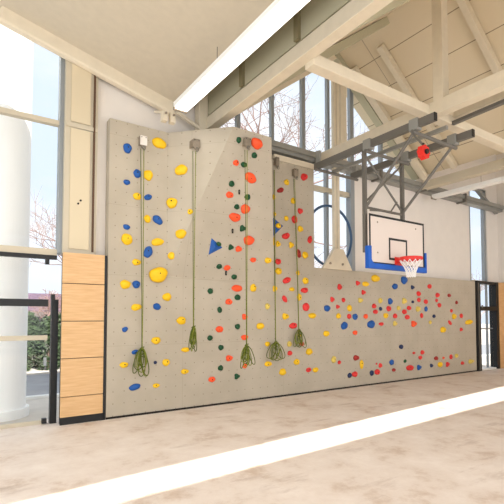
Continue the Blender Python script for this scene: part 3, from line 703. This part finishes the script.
# ================================================================== BASKETBALL
RXA, RXB, RZZ = 6.72, 7.92, 5.26
YBD = -2.03
hp = thing('basketball_hoop', (7.6, YBD, 2.9), 'wall-hung basketball backboard with blue padding and red rim on grey steel frame', 'basketball hoop')
for x in (RXA, RXB):
    r_ = MB().box(x - .04, x + .04, -3.5, -.45, RZZ - .07, RZZ + .07).build('support_rail', M['dark_steel'], hp)
    MB().box(x - .042, x + .042, -3.51, -3.498, RZZ - .072, RZZ + .072).build('rail_cap', M['black'], r_)
    for y in (-2.02, -3.1):
        MB().box(x - .07, x + .07, y - .09, y + .09, RZZ - .11, RZZ + .1).build('rail_clamp', M['grey_steel'], r_, bevel=.01)
    MB().box(x - .03, x + .03, -.62, -.5, RZZ - .05, RZZ + .34).build('hanger_bracket', M['grey_steel'], hp)
MB().box(7.29, 7.35, -3.35, -.4, RZZ - .02, RZZ + .05).build('centre_rail', M['grey_steel'], hp)
for y, z in ((-.55, RZZ - .09), (-2.02, RZZ - .14), (-3.1, RZZ - .14)):
    MB().tube([(RXA - .1, y, z), (RXB + .1, y, z)], .035).build('cross_bar', M['dark_steel'], hp)
YT = YBD + .12
for x in (RXA, RXB):
    MB().box(x - .035, x + .035, YT - .035, YT + .035, 3.1, RZZ - .08).build('drop_tube', M['dark_steel'], hp)
    MB().tube([(x, -3.1, RZZ - .1), (x + (.06 if x < 7 else -.0), YT, 4.05)], .03).build('diagonal_brace', M['dark_steel'], hp)
MB().tube([(RXA, YT, RZZ - .15), (RXB, YT + .02, 4.1)], .022).build('cross_brace', M['dark_steel'], hp)
MB().tube([(RXB, YT, RZZ - .15), (RXA, YT + .02, 4.1)], .022).build('cross_brace', M['dark_steel'], hp)
MB().tube([(RXA, YT, 4.02), (RXB, YT, 4.02)], .028).build('cross_bar', M['dark_steel'], hp)
MB().tube([(RXA + .1, YT - .05, 3.96), (RXA + .75, YT - .05, 4.02), (RXA + .95, YT - .05, 4.25)], .018).build('lift_lever', M['dark_steel'], hp)
BX0, BX1, BZ0, BZ1 = 6.70, 8.50, 2.86, 3.87
MB().box(BX0, BX1, YBD, YBD + .04, BZ0, BZ1).build('backboard', M['board'], hp, bevel=.004)
ln = MB(); w_ = .045
e = YBD - .003
ln.box(BX0, BX1, e, YBD, BZ1 - w_, BZ1); ln.box(BX0, BX0 + w_, e, YBD, BZ0, BZ1 - w_); ln.box(BX1 - w_, BX1, e, YBD, BZ0, BZ1 - w_); ln.box(BX0 + w_, BX1 - w_, e, YBD, BZ0, BZ0 + w_)
ln.box(7.3, 7.9, e, YBD, 3.44 - w_, 3.44); ln.box(7.3, 7.9, e, YBD, 2.98, 2.98 + w_); ln.box(7.3, 7.3 + w_, e, YBD, 2.98 + w_, 3.44 - w_); ln.box(7.9 - w_, 7.9, e, YBD, 2.98 + w_, 3.44 - w_)
ln.build('board_lines', M['black'], hp)
pd = MB(); t0 = .05
pd.prism([(BX0 - .05, BZ0 - .09), (BX1 + .05, BZ0 - .09), (BX1 + .05, BZ0 + .36), (BX1 + .003, BZ0 + .36), (BX1 + .003, BZ0 + .04), (BX1 - .1, BZ0 + .02), (BX0 + .1, BZ0 + .02), (BX0 + .04, BZ0 + .08), (BX0 + .04, BZ0 + .36), (BX0 - .05, BZ0 + .36)], YBD - .035, YBD + .07)
pd.build('edge_padding', M['blue_pad'], hp, bevel=.012)
for p in ((6.95, 3.72), (8.2, 3.72), (6.95, 3.1), (8.2, 3.1)):
    MB().tube([(p[0], YBD - .008, p[1]), (p[0], YBD, p[1])], .018).build('board_bolt', M['bracket'], hp)
# rim
RC = Vector((7.55, YBD - .34, 3.0)); rad = .215
MB().tube([RC + Vector((rad * cos(a * pi / 20), rad * sin(a * pi / 20), 0)) for a in range(40)], .017, 8, closed=True).build('rim', M['red_metal'], hp, smooth=True)
MB().box(7.48, 7.72, YBD - .02, YBD, 2.82, 3.05).build('rim_plate', M['red_metal'], hp)
MB().prism([(7.48, YBD), (7.72, YBD), (7.7, YBD - .2), (7.5, YBD - .2)], 2.96, 3.02, axis=2).build('rim_bracket', M['red_metal'], hp)
rs = MB()
seg = [(rad + .012) * 1.0]
ps = [RC + Vector(((rad + .01) * cos(a * pi / 20), (rad + .01) * sin(a * pi / 20), -.03)) for a in range(40)]
for i in range(40):
    a, b_ = ps[i], ps[(i + 1) % 40]; q = [rs.bm.verts.new(a + Vector((0, 0, -.02))), rs.bm.verts.new(b_ + Vector((0, 0, -.02))), rs.bm.verts.new(b_ + Vector((0, 0, .035))), rs.bm.verts.new(a + Vector((0, 0, .035)))]
    rs.bm.faces.new(q)
ro = rs.build('rim_skirt', M['red_metal'], hp); sm = ro.modifiers.new('thick', 'SOLIDIFY'); sm.thickness = .006
nt_ = MB(); lev = [(0, rad), (.07, .175), (.14, .13), (.22, .10), (.29, .085), (.34, .085)]; n = 12
for k in range(n):
    for s in (-1, 1):
        q = []
        for i, (dz, r0) in enumerate(lev):
            a = 2 * pi * (k + s * .5 * i) / n
            q.append(RC + Vector((r0 * cos(a), r0 * sin(a), -.05 - dz)))
        nt_.tube(q, .008, 5)
nt_.build('net', M['net'], hp)
# red safety reel
P = at(423.5, 152.5, 1, -3.3)
rl = thing('safety_reel', P, 'round red safety reel with black hub hanging under the hoop frame', 'safety reel')
b = MB(); n = 40
b.tube([P + Vector((0, .05, 0)), P + Vector((0, -.05, 0))], .108, 24); b.build('reel_body', M['red_metal'], rl)
lob = MB()
for k in range(8):
    a = k * pi / 4; lob.tube([P + Vector((.105 * cos(a), .045, .105 * sin(a))), P + Vector((.105 * cos(a), -.045, .105 * sin(a)))], .026, 8)
lob.build('reel_rim', M['red_metal'], rl)
MB().tube([P + Vector((0, -.05, 0)), P + Vector((0, -.085, 0))], .045, 12).build('reel_hub', M['black'], rl)
MB().box(P.x - .02, P.x + .02, P.y - .01, P.y + .01, P.z + .12, P.z + .17).build('reel_strap', M['black'], rl)
MB().beam((P.x, P.y, P.z + .13), (P.x, -3.08, RZZ - .16), .04, .03).build('reel_arm', M['dark_steel'], rl)

# ================================================================== OUTSIDE
struct(MB().box(-60, 120, .6, 3.6, -.3, -.12).build('ground_pavement', M['pave']))
struct(MB().box(-60, 120, 3.6, 8.6, -.32, -.16).build('ground_road', M['road']))
struct(MB().box(-60, 120, 8.6, 120, -.3, -.12).build('ground_verge', M['pave']))
kb = struct(MB().box(-60, 120, 3.5, 3.7, -.3, -.06).build('ground_kerb', M['white']))
pc = at(27, 300, 1, 1.7); 
col = thing('round_column', (pc.x - .42, 1.9, -.1), 'thick round white column outside the left window', 'column')
MB().tube([(pc.x - .42, 1.9, -.1), (pc.x - .42, 1.9, 16)], .46, 48).build('column_shaft', M['colw'], col, smooth=False)
MB().tube([(pc.x - .42, 1.9, -.12), (pc.x - .42, 1.9, .05)], .52, 48).build('column_base', M['colw'], col)
def bush(x, y, z, rx, ry, rz, n, label, name='hedge_shrub', m='leaf', cat='shrub', ls=.16, group=None):
    rnd = random.Random(int(x * 31 + y)); vs_, fs_ = [], []
    for i in range(n):
        a = rnd.uniform(0, 2 * pi); cz = rnd.uniform(-.6, 1); r = sqrt(max(0, 1 - cz * cz)); s = rnd.uniform(.7, 1.05)
        c = Vector((x + rx * r * cos(a) * s, y + ry * r * sin(a) * s, z + rz * cz * s))
        d1 = Vector((rnd.gauss(0, 1), rnd.gauss(0, 1), rnd.gauss(0, 1))).normalized(); d2 = d1.orthogonal().normalized()
        k = len(vs_); q = ls * rnd.uniform(.6, 1.3)
        vs_ += [c - d1 * q, c + d2 * q * .5, c + d1 * q, c - d2 * q * .5]; fs_.append((k, k + 1, k + 2, k + 3))
    me = bpy.data.meshes.new(name); me.from_pydata([tuple(v - Vector((x, y, z))) for v in vs_], [], fs_); me.materials.append(M[m])
    o = bpy.data.objects.new(name, me); COL.objects.link(o); o.location = (x, y, z); tag(o, label, cat, group)
    MB().tube([(0, 0, -z - .15), (0, 0, 0)], .08, 6).build('stem', M['bark']).parent = o
for i, (px, h) in enumerate(((18, 1.2), (33, 1.35), (49, 1.25), (66, 1.35))):
    g_ = at(px, 345, 1, 9.6)
    bush(g_.x, 9.6 + 1.0 * (i % 2), .6, .42, .42, h, 1500, ['dark green shrub in hedge beyond the street, behind the round column', 'dark green hedge shrub just right of the round column outside', 'dark green hedge shrub beside the black door post', 'dark green hedge shrub hidden partly by the wood boards'][i], ls=.085, group='hedge shrubs beyond the street')
def tree(x, y, z, h, label, seed, r=.16, spread=.55, depth=6, m='bark', tw=.012):
    rnd = random.Random(seed); mb = MB()
    def br(p, d, l, r, k):
        q = [p]; dd = d.copy()
        for i in range(3):
            dd = (dd + Vector((rnd.gauss(0, .12), rnd.gauss(0, .12), rnd.gauss(0, .1)))).normalized(); q.append(q[-1] + dd * l / 3)
        mb.tube(q, r, 5 if k < 3 else 4, r2=r * .65)
        if k >= depth: return
        for j in range(3 if k < depth - 1 else 3):
            nd = (dd + Vector((rnd.gauss(0, spread), rnd.gauss(0, spread), rnd.gauss(.1, spread * .6)))).normalized()
            br(q[rnd.choice((2, 3))] if j else q[3], nd, l * rnd.uniform(.62, .85), max(tw, r * .6), k + 1)
    br(Vector((0, 0, 0)), Vector((0, 0, 1)), h * .28, r, 0)
    o = mb.build('bare_tree', M[m]); o.location = (x, y, z); tag(o, label, 'tree')
P = at(250, 130, 1, 9); tree(P.x, 9, -.2, 17, 'bare winter tree seen through left panes of the gable glass', 4, r=.16, tw=.008, depth=6)
P = at(62, 200, 1, 8); tree(P.x + 1.0, 8.0, -.2, 8.5, 'bare tree at the right edge of the left window', 9, r=.1, tw=.006)
P = at(44, 290, 1, 22); tree(P.x, 22, -.2, 5.0, 'round bare shrub tree beyond the hedge in the left window', 21, r=.12, spread=.7, depth=6)
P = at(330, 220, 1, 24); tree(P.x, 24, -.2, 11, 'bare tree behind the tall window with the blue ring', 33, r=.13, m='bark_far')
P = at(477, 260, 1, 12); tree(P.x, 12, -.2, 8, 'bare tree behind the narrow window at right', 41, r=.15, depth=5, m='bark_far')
# far house
hx = at(44, 312, 1, 26).x
ho = thing('house', (hx, 28, 0), 'distant low house with purple grey roof seen above the hedge', 'house')
MB().box(hx - 4, hx + 2.6, 26, 31, -.2, 2.3).build('house_wall', M['housewall'], ho)
MB().prism([(25.6, 2.2), (31.4, 2.2), (28.5, 3.6)], hx - 4.4, hx + 3, axis=0).build('house_roof', M['houseroof'], ho)
for x in (-2.8, -.6, 1.2):
    MB().box(hx + x, hx + x + .9, 25.95, 26.0, .7, 1.8).build('house_window', M['black'], ho)
